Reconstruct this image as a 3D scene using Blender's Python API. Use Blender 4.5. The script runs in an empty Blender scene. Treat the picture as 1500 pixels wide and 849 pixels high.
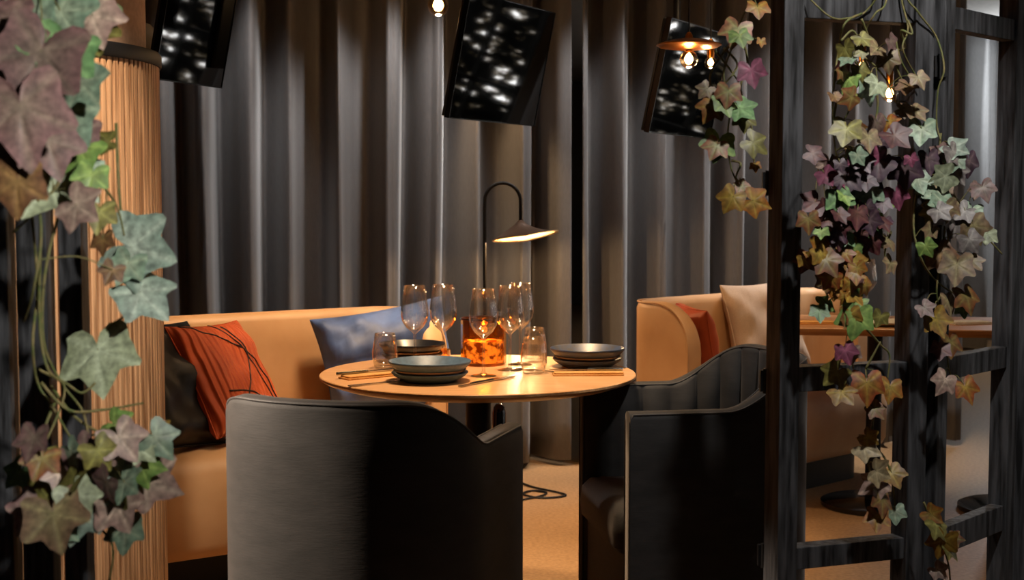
import bpy, math, random
from mathutils import Vector as V, Matrix as M, noise
random.seed(7)
R = math.radians
PI = math.pi
C = bpy.context.scene.collection

# ------------------------------------------------------------------ camera geometry
CAM = V((0, 0, 1.247)); F = 2000.0; PITCH = math.atan(134.5/2000)
def at(px, py, Y):
    x = (px-750)/F; v = (424.5-py)/F
    d = V((x, math.cos(PITCH)+v*math.sin(PITCH), v*math.cos(PITCH)-math.sin(PITCH)))
    return CAM + d*(Y/d.y)

# ------------------------------------------------------------------ object helpers
def link(o): C.objects.link(o); return o
def tag(o, label=None, cat=None, group=None, kind=None):
    if label: o['label'] = label
    if cat: o['category'] = cat
    if group: o['group'] = group
    if kind: o['kind'] = kind
    return o
def thing(name, label, cat, loc=(0,0,0), rz=0, group=None):
    o = link(bpy.data.objects.new(name, None)); o.empty_display_size = .05
    o.location = loc; o.rotation_euler = (0, 0, rz)
    return tag(o, label, cat, group)
def obj(name, vf, mat, parent=None, smooth=True, bevel=0, subsurf=0, angle=40):
    vs, fs = vf[0], vf[1]
    me = bpy.data.meshes.new(name); me.from_pydata([tuple(v) for v in vs], [], fs); me.update()
    o = link(bpy.data.objects.new(name, me))
    if mat: me.materials.append(mat)
    if smooth:
        me.polygons.foreach_set('use_smooth', [True]*len(me.polygons))
        if angle < 180:
            try: me.set_sharp_from_angle(angle=R(angle))
            except Exception: pass
    if bevel:
        b = o.modifiers.new('b', 'BEVEL'); b.width = bevel; b.segments = 3; b.limit_method = 'ANGLE'; b.angle_limit = R(50)
    if subsurf:
        s = o.modifiers.new('s', 'SUBSURF'); s.levels = s.render_levels = subsurf
    if parent: o.parent = parent
    return o
def copy_tree(o, parent=None):
    c = o.copy(); C.objects.link(c)
    if parent: c.parent = parent
    for ch in list(o.children): copy_tree(ch, c)
    return c
def put(o, loc, rz=0, label=None, group=None):
    o.location = loc; o.rotation_euler = (0, 0, rz)
    if label: o['label'] = label
    if group: o['group'] = group
    return o

# ------------------------------------------------------------------ mesh helpers -> (verts, faces)
def join(*parts):
    vs, fs = [], []
    for p in parts:
        k = len(vs); vs += [V(v) for v in p[0]]; fs += [[i+k for i in f] for f in p[1]]
    return vs, fs
def xf(p, m): return [m @ V(v) for v in p[0]], p[1]
def mv(p, x, y, z): return xf(p, M.Translation((x, y, z)))
def box(x0, x1, y0, y1, z0, z1):
    vs = [V((x, y, z)) for z in (z0, z1) for y in (y0, y1) for x in (x0, x1)]
    return vs, [[0,2,3,1],[4,5,7,6],[0,1,5,4],[2,6,7,3],[0,4,6,2],[1,3,7,5]]
def lathe(prof, n=40, close=False):
    vs, fs, rings = [], [], []
    for r, z in prof:
        if r < 1e-6: rings.append([len(vs)]); vs.append(V((0, 0, z)))
        else:
            rings.append(list(range(len(vs), len(vs)+n)))
            vs += [V((r*math.cos(2*PI*i/n), r*math.sin(2*PI*i/n), z)) for i in range(n)]
    pairs = list(zip(rings, rings[1:])) + ([(rings[-1], rings[0])] if close else [])
    for a, b in pairs:
        if len(a) == 1 and len(b) == 1: continue
        for i in range(n):
            j = (i+1) % n
            if len(a) == 1: fs.append([a[0], b[j], b[i]])
            elif len(b) == 1: fs.append([a[i], a[j], b[0]])
            else: fs.append([a[i], a[j], b[j], b[i]])
    return vs, fs
def tube(pts, r, n=8):
    pts = [V(p) for p in pts]; m = len(pts)
    rad = r if callable(r) else (lambda t: r)
    vs, fs = [], []
    t0 = (pts[1]-pts[0]).normalized()
    nrm = t0.orthogonal().normalized()
    for i, p in enumerate(pts):
        t = (pts[min(i+1, m-1)]-pts[max(i-1, 0)])
        t = t.normalized() if t.length > 1e-9 else t0
        nrm = (nrm - t*nrm.dot(t))
        nrm = nrm.normalized() if nrm.length > 1e-6 else t.orthogonal().normalized()
        b = t.cross(nrm); rr = rad(i/(m-1))
        vs += [p+nrm*(rr*math.cos(2*PI*k/n))+b*(rr*math.sin(2*PI*k/n)) for k in range(n)]
    for i in range(m-1):
        for k in range(n):
            a, c = i*n+k, i*n+(k+1) % n
            fs.append([a, c, c+n, a+n])
    fs.append(list(range(n))[::-1]); fs.append(list(range((m-1)*n, m*n)))
    return vs, fs
def smooth_line(pts, k=6):
    pts = [V(p) for p in pts]; out = []
    for i in range(len(pts)-1):
        p0, p1, p2, p3 = pts[max(i-1, 0)], pts[i], pts[i+1], pts[min(i+2, len(pts)-1)]
        for j in range(k):
            t = j/k
            out.append(.5*((2*p1)+(p2-p0)*t+(2*p0-5*p1+4*p2-p3)*t*t+(3*p1-p0-3*p2+p3)*t**3))
    return out+[pts[-1]]
def offset_poly(poly, d):     # poly counter-clockwise 2D; positive d = inwards
    n = len(poly); out = []
    for i in range(n):
        a, b, c = V(poly[i-1]), V(poly[i]), V(poly[(i+1) % n])
        e1, e2 = (b-a).normalized(), (c-b).normalized()
        n1, n2 = V((-e1.y, e1.x)), V((-e2.y, e2.x))
        m = (n1+n2); m = m/max(.3, m.length_squared)*2
        out.append(b+m*d)
    return out
def puff(poly, levels, crown=0):
    poly = [V(p) for p in poly]; n = len(poly); vs, fs = [], []
    for z, ins in levels:
        vs += [V((p.x, p.y, z)) for p in offset_poly(poly, ins)]
    for i in range(len(levels)-1):
        for k in range(n):
            a, b = i*n+k, i*n+(k+1) % n
            fs.append([a, b, b+n, a+n])
    fs.append(list(range(n))[::-1])
    c = sum((V(p) for p in poly), V((0, 0)))/n
    vs.append(V((c.x, c.y, levels[-1][0]+crown))); top = (len(levels)-1)*n
    fs += [[top+k, top+(k+1) % n, len(vs)-1] for k in range(n)]
    return vs, fs
def round_rect(x0, x1, y0, y1, r, n=8):
    rr = r if isinstance(r, (list, tuple)) else [r]*4   # order: (x0,y0),(x1,y0),(x1,y1),(x0,y1)
    out = []
    for (cx, cy, sx, sy, a0), q in zip(((x0, y0, 1, 1, 180), (x1, y0, -1, 1, 270), (x1, y1, -1, -1, 0), (x0, y1, 1, -1, 90)), rr):
        for i in range(n+1):
            a = R(a0+90*i/n)
            out.append((cx+sx*q+q*math.cos(a), cy+sy*q+q*math.sin(a)))
    return out
def shell(path, thick, hf, zb, bulge=None, nz=8, rr=None):
    """upholstered wall: path is the outer line (2D), the inside lies to its left; hf(i) its height"""
    n = len(path); path = [V(p) for p in path]; vs, fs, rows = [], [], []
    rr = rr or thick/2
    for i, p in enumerate(path):
        t = (path[min(i+1, n-1)]-path[max(i-1, 0)]).normalized(); nn = V((-t.y, t.x)); h = hf(i)
        row = []
        for k in range(nz): row.append((0, zb+(h-rr-zb)*k/(nz-1)))
        for k in range(1, 6): 
            a = PI*k/6; row.append((thick/2-thick/2*math.cos(a), h-rr+rr*math.sin(a)))
        for k in range(nz): row.append((thick, h-rr-(h-rr-zb)*k/(nz-1)))
        rows.append(len(vs))
        for d, z in row:
            e = 0
            if bulge and d > thick*.6: e = bulge(i)*min(1, max(0, (h-z)/.05))
            q = p+nn*(d+e); vs.append(V((q.x, q.y, z)))
        m = len(row)
    for i in range(n-1):
        for k in range(m-1):
            a, b = rows[i]+k, rows[i+1]+k
            fs.append([a, b, b+1, a+1])
    fs.append([rows[0]+k for k in range(m)][::1]); fs.append([rows[-1]+k for k in range(m)][::-1])
    return vs, fs
def rim_line(path, thick, hf, d=0):
    out = []; path = [V(p) for p in path]; n = len(path)
    for i, p in enumerate(path):
        t = (path[min(i+1, n-1)]-path[max(i-1, 0)]).normalized(); nn = V((-t.y, t.x)); q = p+nn*d
        out.append(V((q.x, q.y, hf(i))))
    return out

# ------------------------------------------------------------------ materials
def lin(h):
    h = h.lstrip('#'); c = [int(h[i:i+2], 16)/255 for i in (0, 2, 4)]
    return tuple((x/12.92 if x <= .04045 else ((x+.055)/1.055)**2.4) for x in c)+(1,)
def nodes(name):
    m = bpy.data.materials.new(name); m.use_nodes = True
    nt = m.node_tree; return m, nt, nt.nodes['Principled BSDF']
def mat(name, col, rough=.5, metal=0, col2=None, scale=(20,20,20), bump=0, bscale=None, sheen=0, spec=.5, detail=4, coat=0, lo=.35, hi=.65, sheen_col=None):
    m, nt, b = nodes(name)
    b.inputs['Base Color'].default_value = lin(col); b.inputs['Roughness'].default_value = rough
    b.inputs['Metallic'].default_value = metal; b.inputs['Specular IOR Level'].default_value = spec
    if sheen:
        b.inputs['Sheen Weight'].default_value = sheen; b.inputs['Sheen Roughness'].default_value = .35
        if sheen_col: b.inputs['Sheen Tint'].default_value = lin(sheen_col)
    if coat: b.inputs['Coat Weight'].default_value = coat; b.inputs['Coat Roughness'].default_value = .08
    tc = nt.nodes.new('ShaderNodeTexCoord')
    def nz(sc, det):
        mp = nt.nodes.new('ShaderNodeMapping'); mp.inputs['Scale'].default_value = sc
        nt.links.new(tc.outputs['Object'], mp.inputs['Vector'])
        n = nt.nodes.new('ShaderNodeTexNoise'); n.inputs['Scale'].default_value = 1; n.inputs['Detail'].default_value = det
        nt.links.new(mp.outputs[0], n.inputs['Vector']); return n
    n = nz(scale, detail)
    cr = nt.nodes.new('ShaderNodeValToRGB')
    cr.color_ramp.elements[0].position = lo; cr.color_ramp.elements[1].position = hi
    c1 = lin(col); cr.color_ramp.elements[0].color = lin(col2) if col2 else tuple(x*.85 for x in c1[:3])+(1,)
    cr.color_ramp.elements[1].color = c1
    nt.links.new(n.outputs['Fac'], cr.inputs[0]); nt.links.new(cr.outputs[0], b.inputs['Base Color'])
    if bump:
        n2 = nz(bscale or scale, detail)
        bp = nt.nodes.new('ShaderNodeBump'); bp.inputs['Strength'].default_value = bump; bp.inputs['Distance'].default_value = .01
        nt.links.new(n2.outputs['Fac'], bp.inputs['Height']); nt.links.new(bp.outputs[0], b.inputs['Normal'])
    return m
def emit(name, col, s):
    m, nt, b = nodes(name); b.inputs['Base Color'].default_value = lin(col)
    b.inputs['Emission Color'].default_value = lin(col); b.inputs['Emission Strength'].default_value = s
    return m
def glass(name, tint='#ffffff', blend=.25, rough=.05, refl='#ffffff', solid=0):
    m = bpy.data.materials.new(name); m.use_nodes = True; nt = m.node_tree; nt.nodes.clear()
    o = nt.nodes.new('ShaderNodeOutputMaterial'); mx = nt.nodes.new('ShaderNodeMixShader')
    t = nt.nodes.new('ShaderNodeBsdfTransparent'); t.inputs[0].default_value = lin(tint)
    g = nt.nodes.new('ShaderNodeBsdfGlossy'); g.inputs['Roughness'].default_value = rough; g.inputs['Color'].default_value = lin(refl)
    lw = nt.nodes.new('ShaderNodeLayerWeight'); lw.inputs['Blend'].default_value = blend
    pw = nt.nodes.new('ShaderNodeMath'); pw.operation = 'POWER'; pw.inputs[1].default_value = 2.2
    ma = nt.nodes.new('ShaderNodeMath'); ma.operation = 'MULTIPLY_ADD'; ma.inputs[1].default_value = .9; ma.inputs[2].default_value = blend*.3
    lw.inputs['Blend'].default_value = .5
    nt.links.new(lw.outputs['Facing'], pw.inputs[0]); nt.links.new(pw.outputs[0], ma.inputs[0]); nt.links.new(ma.outputs[0], mx.inputs[0]); nt.links.new(t.outputs[0], mx.inputs[1]); nt.links.new(g.outputs[0], mx.inputs[2])
    if solid:
        g2 = nt.nodes.new('ShaderNodeBsdfGlass'); g2.inputs['IOR'].default_value = 1.45; g2.inputs['Roughness'].default_value = 0
        m2 = nt.nodes.new('ShaderNodeMixShader'); m2.inputs[0].default_value = solid
        nt.links.new(mx.outputs[0], m2.inputs[1]); nt.links.new(g2.outputs[0], m2.inputs[2]); mx = m2
    nt.links.new(mx.outputs[0], o.inputs[0]); return m

blackwood = mat('black stained ash', '#525356', .6, col2='#19191a', scale=(60, 60, 6), bump=.35, detail=6, spec=.3)
oak = mat('oak', '#d2a276', .55, col2='#8d6340', scale=(90, 90, 3.2), bump=.25, detail=6, lo=.36, hi=.56)
plaster = mat('plaster', '#c7a184', .8, scale=(60, 60, 60), bump=.04)
blackmetal = mat('black metal', '#0f0f11', .55, spec=.35)
blackgloss = mat('black lacquer', '#08080a', .12, spec=.7)
curtain_m = mat('grey curtain cloth', '#5f5d5d', .55, scale=(160, 160, 30), sheen=.35, bump=.04, bscale=(500, 500, 500))
leather = mat('tan upholstery', '#c39a70', .55, scale=(6, 6, 6), bump=.03, bscale=(350, 350, 350), col2='#b88e63', sheen=.1)
velvet = mat('charcoal velvet', '#262423', .75, scale=(14, 14, 40), sheen=.4, sheen_col='#b9b1ab', bump=.06, bscale=(40, 40, 300), col2='#1b1a19')
piping_m = mat('velvet piping', '#302e2e', .6, sheen=.4, sheen_col='#c9c3c0')
orange_m = mat('rust velvet', '#c4501c', .7, scale=(9, 9, 9), sheen=.4, sheen_col='#ff9a5a', col2='#a33f14')
rust_m = mat('rust satin', '#a3431d', .6, scale=(9, 9, 9), sheen=.3, sheen_col='#ff9a5a')
darkcord = mat('dark brown cord', '#2a140c', .7)
blue_m = mat('blue velvet', '#4a639a', .6, scale=(8, 8, 14), sheen=.25, sheen_col='#8aa0d0', col2='#33436a', bump=.1, bscale=(12, 12, 18))
blackleather = mat('black leather', '#0e0d0e', .42, scale=(30, 30, 30), bump=.12, spec=.4)
beige_m = mat('beige linen', '#b8a08b', .8, scale=(300, 300, 300), bump=.08)
tablewood = mat('table wood', '#e0b080', .3, scale=(8, 160, 60), col2='#cc9662', detail=6, bump=.02)
plate_m = mat('blue-grey stoneware', '#526b82', .45, scale=(60, 60, 60), col2='#475d72', bump=.03)
platelow_m = mat('dark stoneware', '#323f58', .4, scale=(60, 60, 60), col2='#3a3a3e')
bare_m = mat('bare clay rim', '#b9a08c', .6)
steel = mat('steel', '#a9a49c', .22, metal=1)
brass = mat('brass', '#b9762e', .28, metal=1, scale=(12, 12, 12), col2='#9c5f22')
napkin_m = mat('ochre napkin', '#d09a55', .8, scale=(200, 200, 200), bump=.1)
white_cloth = mat('white napkin', '#d9d6d0', .8, scale=(60, 60, 60), bump=.1)
clear = glass('clear glass', '#fbfaf8', blend=.10, solid=.10)
amber = glass('amber glass', '#f8d08a', .10)
bulbglass = glass('bulb glass', '#ffe2b8', .12)
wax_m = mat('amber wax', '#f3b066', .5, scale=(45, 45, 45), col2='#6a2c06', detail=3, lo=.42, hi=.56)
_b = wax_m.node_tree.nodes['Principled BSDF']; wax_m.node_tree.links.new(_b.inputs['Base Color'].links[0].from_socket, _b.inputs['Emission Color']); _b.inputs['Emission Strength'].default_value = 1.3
stem_m = mat('ivy stem', '#7d6f45', .7, scale=(60, 60, 60), col2='#55602f')
floor_m = mat('sandy resin floor', '#a8855f', .45, scale=(70, 70, 70), col2='#8e6d4a', bump=.05, bscale=(120, 120, 120), detail=8)
ceiling_m = mat('ceiling paint', '#b5b3b0', .9)
shade_m = mat('lamp shade bronze', '#5d4636', .45, metal=.3)
shade_in = mat('lamp shade inside', '#f2d2a2', .6)
greymetal = mat('grey enamel', '#9a9a98', .25, coat=.3)

def leaf_mat():
    m, nt, b = nodes('ivy leaf'); a = nt.nodes.new('ShaderNodeVertexColor'); a.layer_name = 'leafcol'
    tc = nt.nodes.new('ShaderNodeTexCoord'); n = nt.nodes.new('ShaderNodeTexNoise'); n.inputs['Scale'].default_value = 90; n.inputs['Detail'].default_value = 4
    nt.links.new(tc.outputs['Object'], n.inputs['Vector'])
    mr = nt.nodes.new('ShaderNodeMapRange'); mr.inputs[1].default_value = .3; mr.inputs[2].default_value = .7; mr.inputs[3].default_value = .38; mr.inputs[4].default_value = .86
    nt.links.new(n.outputs['Fac'], mr.inputs[0])
    mx = nt.nodes.new('ShaderNodeVectorMath'); mx.operation = 'SCALE'
    nt.links.new(a.outputs['Color'], mx.inputs[0]); nt.links.new(mr.outputs[0], mx.inputs['Scale'])
    nt.links.new(mx.outputs[0], b.inputs['Base Color']); b.inputs['Roughness'].default_value = .5
    return m
leaf_m = leaf_mat()

# ------------------------------------------------------------------ room shell
fl = obj('floor', box(-4, 8, -1.5, 16, -.05, 0), floor_m, smooth=False); tag(fl, 'sandy speckled resin floor under all the furniture', 'floor', kind='structure')
ce = obj('ceiling', box(-4, 8, -1.5, 16, 2.6, 2.65), ceiling_m, smooth=False); tag(ce, 'pale painted ceiling over the restaurant', 'ceiling', kind='structure')
wallpaint = mat('wall paint', '#6b6764', .9)
wl = obj('wall_left', box(-4.1, -4, -1.5, 16, 0, 2.6), wallpaint, smooth=False); tag(wl, 'grey painted wall at the side of the room', 'wall', kind='structure')
wb = obj('wall_back', box(-4, 8, 16, 16.1, 0, 2.6), wallpaint, smooth=False); tag(wb, 'grey painted end wall of the room', 'wall', kind='structure')
# right wall, out of view: window and glowing backdrop added for television reflections
WX = 5.4
wr = obj('wall_right', join(box(WX, WX+.15, -1.5, 15.9, 0, .25), box(WX, WX+.15, -1.5, 15.9, 2.45, 2.6), box(WX, WX+.15, -1.5, 1.5, .25, 2.45), box(WX, WX+.15, 13, 15.9, .25, 2.45)), wallpaint, smooth=False)
tag(wr, 'grey wall with a long window facing the booths', 'wall', kind='structure')
bars = [box(WX, WX+.08, 1.5, 13, .25, .31), box(WX, WX+.08, 1.5, 13, 2.39, 2.45)]
y = 1.5
while y < 13.01: bars.append(box(WX-.01, WX+.08, y-.018, y+.018, .25, 2.45)); y += .46
for z in (.85, 1.75): bars.append(box(WX, WX+.06, 1.5, 13, z-.02, z+.02))
w1 = obj('window_1', join(*bars), blackmetal, smooth=False); tag(w1, 'unseen long dark framed window, its pane grid added for reflections', 'window', kind='structure')
def outside_mat():
    m, nt, b = nodes('glowing trees and sky pattern'); b.inputs['Base Color'].default_value = (0, 0, 0, 1)
    tc = nt.nodes.new('ShaderNodeTexCoord'); n = nt.nodes.new('ShaderNodeTexNoise'); n.inputs['Scale'].default_value = 6.5; n.inputs['Detail'].default_value = 8; n.inputs['Roughness'].default_value = .7
    mp = nt.nodes.new('ShaderNodeMapping'); mp.inputs['Scale'].default_value = (1, .55, 1.5)
    nt.links.new(tc.outputs['Object'], mp.inputs['Vector']); nt.links.new(mp.outputs[0], n.inputs['Vector']); cr = nt.nodes.new('ShaderNodeValToRGB'); e = cr.color_ramp.elements
    e[0].position = .55; e[0].color = (.0, .0, .0, 1); e[1].position = .655; e[1].color = (1, 1, 1, 1)
    q = cr.color_ramp.elements.new(.585); q.color = (.06, .045, .025, 1)
    nt.links.new(n.outputs['Fac'], cr.inputs[0]); nt.links.new(cr.outputs[0], b.inputs['Emission Color']); b.inputs['Emission Strength'].default_value = 14
    return m
ext = obj('outside_glow', box(6.6, 6.7, 0, 15, 0, 2.6), outside_mat(), smooth=False); tag(ext, 'added glowing backdrop patterned as foliage and daylight for the television reflections', 'glowing backdrop', kind='structure')  # emissive board, added to give the televisions something to reflect

# round column clad with oak battens
CX, CY, CR_ = -1.335, 3.40, .45
def column():
    root = thing('column', 'round column clad in vertical oak battens under a black band', 'column', (CX, CY, 0)); root['kind'] = 'structure'
    n = 140; prof = []
    for i in range(n):
        a0 = 2*PI*i/n; p = 2*PI/n
        for f, d in ((.0, .014), (.2, .014), (.23, .001), (.34, 0), (.86, 0), (.97, .001)): prof.append((a0+p*f, CR_-d))
    m = len(prof); vs = [V((r*math.cos(a), r*math.sin(a), z)) for z in (0.0, 1.575) for a, r in prof]
    fs = [[i, (i+1) % m, (i+1) % m+m, i+m] for i in range(m)]
    obj('batten_cladding', (vs, fs), oak, root, smooth=False)
    obj('band', lathe([(.415, 1.575), (CR_+.004, 1.575), (CR_+.006, 1.58), (CR_+.006, 1.604), (CR_+.002, 1.61), (.415, 1.61)], 96), blackmetal, root)
    obj('plaster_shaft', lathe([(.418, 1.57), (.418, 2.6)], 96), plaster, root)
column()

# ------------------------------------------------------------------ curtains
def curtain(name, label, p0, p1, zb, zt, seed, wf=(.14, .23), amp=(.065, .11), group='curtains hung around the room', m=None):
    rnd = random.Random(seed); p0, p1 = V(p0), V(p1); L = (p1-p0).length; u = (p1-p0)/L; nn = V((u.y, -u.x))
    folds = []; s = 0
    while s < L:
        w = rnd.uniform(*wf); folds.append((s, w, rnd.uniform(*amp), rnd.uniform(-.03, .03), rnd.random()*6)); s += w
    step = .009; ns = int(L/step)+1; zs = [zb+(zt-zb)*i/14 for i in range(15)]
    vs, fs = [], []
    for z in zs:
        k = 0; t = (z-zb)/(zt-zb)
        for i in range(ns):
            s0 = i*step; s = min(max(0, s0+.022*math.sin(1.5*t+s0*2.1+seed)*(1-t)+.006*math.sin(9*s0+3*t)), L)
            while k+1 < len(folds) and s >= folds[k+1][0]: k += 1
            while k > 0 and s < folds[k][0]: k -= 1
            f0, w, a, sk, ph = folds[k]; q = (s-f0)/w
            nxt = folds[(k+1) % len(folds)][2]; aa = a*(1-q)+nxt*q
            qq = q+.10*math.sin(2*PI*q)*math.sin(ph)
            d = aa*(math.cos(2*PI*qq)+.22*math.cos(4*PI*qq+ph))
            d *= .85+.25*(1-t)
            p = p0+u*s0+nn*d
            vs.append(V((p.x, p.y, z)))
    for j in range(len(zs)-1):
        for i in range(ns-1):
            a = j*ns+i; fs.append([a, a+1, a+1+ns, a+ns])
    o = obj(name, (vs, fs), m or curtain_m, angle=180)
    sol = o.modifiers.new('t', 'SOLIDIFY'); sol.thickness = .002
    return tag(o, label, 'curtain', group)
def cl(x, o=0): return (x, 6.30+.27*x+o)
curtain('curtain', 'grey floor-length curtain behind the tan sofa with the orange cushion', cl(-2.6), cl(.26), .03, 2.6, 3)
curtain('curtain', 'grey floor-length curtain behind the sofa with the beige cushion', cl(.30, .05), cl(1.32, .02), .03, 2.6, 5)
curtain('curtain', 'grey floor-length curtain seen through the black screen behind the set table', cl(1.34, .05), cl(2.25, .03), .03, 2.6, 9)
pale = mat('pale curtain cloth', '#8f8f90', .7, scale=(160, 160, 30))
curtain('curtain', 'bright pale curtain far away past the black screen', (3.62, 10.9), (5.1, 14.4), .05, 2.6, 12, wf=(.2, .3), amp=(.11, .16), m=pale)

# ------------------------------------------------------------------ tub chairs
def u_path(hw, yb, yf, k=26, m=8, e=2.35):
    """outer line, counter-clockwise seen from above when walked right arm -> back -> left arm reversed so that the inside is on the left"""
    pts = []; ys = yb+.27
    for i in range(m): pts.append((-hw, yf+(ys-yf)*i/m))
    for i in range(k*2+1):
        a = PI+PI*i/(2*k)
        c, s = math.cos(a), math.sin(a)
        pts.append((hw*math.copysign(abs(c)**(2/e), c), ys+.27*math.copysign(abs(s)**(2/e), s)))
    for i in range(1, m+1): pts.append((hw, ys+(yf-ys)*i/m))
    return pts
def make_chair(label):
    t = thing('tub_chair', label, 'chair', group='charcoal velvet tub chairs')
    hw, yb, yf, th = .295, -.275, .27, .055
    P = u_path(hw, yb, yf); n = len(P)
    def hf(i):
        x, y = P[i]; q = min(1, max(0, (.02-y)/.26)); q = q*q*(3-2*q)
        return .715+.115*q
    leng = [0]
    for i in range(1, n): leng.append(leng[-1]+(V(P[i])-V(P[i-1])).length)
    T = leng[-1]
    def bulge(i):
        s = leng[i]/T*19; return .016*abs(math.sin(PI*s))**.6-.004
    # denser path for the channels
    D = smooth_line([(p[0], p[1], 0) for p in P], 3); D = [(p.x, p.y) for p in D]
    P2 = D; dl = [0]
    for i in range(1, len(D)): dl.append(dl[-1]+(V(D[i])-V(D[i-1])).length)
    def hf2(i):
        x, y = D[i]; q = min(1, max(0, (.02-y)/.26)); q = q*q*(3-2*q)
        return .715+.115*q
    def bul2(i):
        s = dl[i]/dl[-1]*17; return .024*abs(math.sin(PI*s))**.55-.006
    obj('shell', shell(D, th, hf2, .012, bul2, rr=.02), velvet, t, angle=50)
    for d in (.004, th-.004):
        line = rim_line(D, th, lambda i: hf2(i)-.007, d)
        a, b = line[0], line[-1]
        line = [V((a.x, a.y, .02))]+[a-V((0, 0, .02))]+line[1:-1]+[b-V((0, 0, .02))]+[V((b.x, b.y, .02))]
        obj('piping', tube(line, .0028, 6), piping_m, t, angle=180)
    inner = round_rect(-hw+th-.005, hw-th+.005, yb+.09, yf-.01, [.17, .17, .02, .02])
    obj('seat_base', puff(inner, [(.01, 0), (.33, 0), (.335, .01)]), velvet, t)
    cush = round_rect(-hw+th+.005, hw-th-.005, yb+.10, yf+.02, [.17, .17, .05, .05])
    obj('seat_cushion', puff(cush, [(.335, .02), (.35, .004), (.39, 0), (.43, .005), (.45, .025), (.458, .06)], .01), velvet, t)
    return t
ch1 = make_chair('charcoal velvet tub chair seen from behind, nearest, its back hiding the sofa seat')
put(ch1, (-.335, 3.05, 0), -R(17))
ch2 = copy_tree(ch1)
put(ch2, (.512, 3.70, 0), R(90+9.5), 'charcoal velvet tub chair half hidden behind the black folding screen')

# ------------------------------------------------------------------ sofas
def make_sofa(label, loc, ang, Ln, depth, wing, zb, group):
    """local: back along x from 0 to Ln at y=0, front towards -y"""
    t = thing('sofa', label, 'sofa', (loc[0], loc[1], 0), ang, group)
    r = .13; th = .085; top = .835
    # outer line walked so that inside (front, -y) is on the left: from right wing end, along the back, to left wing end
    pts = []
    for i in range(11): pts.append((Ln, -wing+(wing-r)*i/10))
    for i in range(1, 10): a = R(90*i/10); pts.append((Ln-r+r*math.cos(a), -r+r*math.sin(a)))
    for i in range(21): pts.append((Ln-r-(Ln-2*r)*i/20, 0))
    for i in range(1, 10): a = R(90+90*i/10); pts.append((r+r*math.cos(a), -r+r*math.sin(a)))
    for i in range(11): pts.append((0, -r-(wing-r)*i/10))
    def hf(i):
        d = -wing-pts[i][1]; q = -d   # distance from the wing's front end
        RR = .17
        if q < RR: return top-RR+math.sqrt(max(0, RR*RR-(RR-q)**2))*.98+.004
        return top
    # refine wing tips
    ref = []
    for i, p in enumerate(pts):
        ref.append(p)
        if i+1 < len(pts) and (abs(p[1]+wing) < .12 or abs(pts[i+1][1]+wing) < .12):
            for k in (.25, .5, .75): ref.append((p[0]*(1-k)+pts[i+1][0]*k, p[1]*(1-k)+pts[i+1][1]*k))
    pts = ref
    obj('back', shell(pts, th, hf, zb, rr=.03), leather, t, angle=60)
    line = rim_line(pts, th, lambda i: hf(i)-.006, .004)
    line = [V((line[0].x, line[0].y, zb+.02))]+line+[V((line[-1].x, line[-1].y, zb+.02))]
    obj('piping', tube(line, .004, 6), leather, t, angle=180)
    seat = round_rect(.0+.012, Ln-.012, -depth, -th+.01, [.16, .16, .03, .03], 10)
    obj('seat', puff(seat, [(zb, .05), (zb+.012, .025), (zb+.05, .004), (.34, 0), (.40, .008), (.435, .03), (.45, .07)], .0), leather, t)
    pl = round_rect(.06, Ln-.06, -depth+.16, -.06, .1)
    obj('plinth', puff(pl, [(0, 0), (zb, 0)]), blackmetal, t)
    return t
S1 = R(32.7); s1u = V((math.cos(S1), math.sin(S1))); s1n = V((math.sin(S1), -math.cos(S1)))
K1 = V((-.45, 5.285)); L1 = 1.30
sofa1 = make_sofa('tan sofa with orange, black and blue cushions behind the round table', K1-s1u*L1, S1, L1, .70, .40, .13, 'tan high-backed sofas')
S2 = R(42); s2u = V((math.cos(S2), math.sin(S2))); s2n = V((math.sin(S2), -math.cos(S2)))
K2 = V((.455, 5.55))
sofa2 = make_sofa('tan sofa with rust and beige cushions, partly behind the black screen', K2, S2, 1.25, .52, .34, .15, 'tan high-backed sofas')

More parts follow.
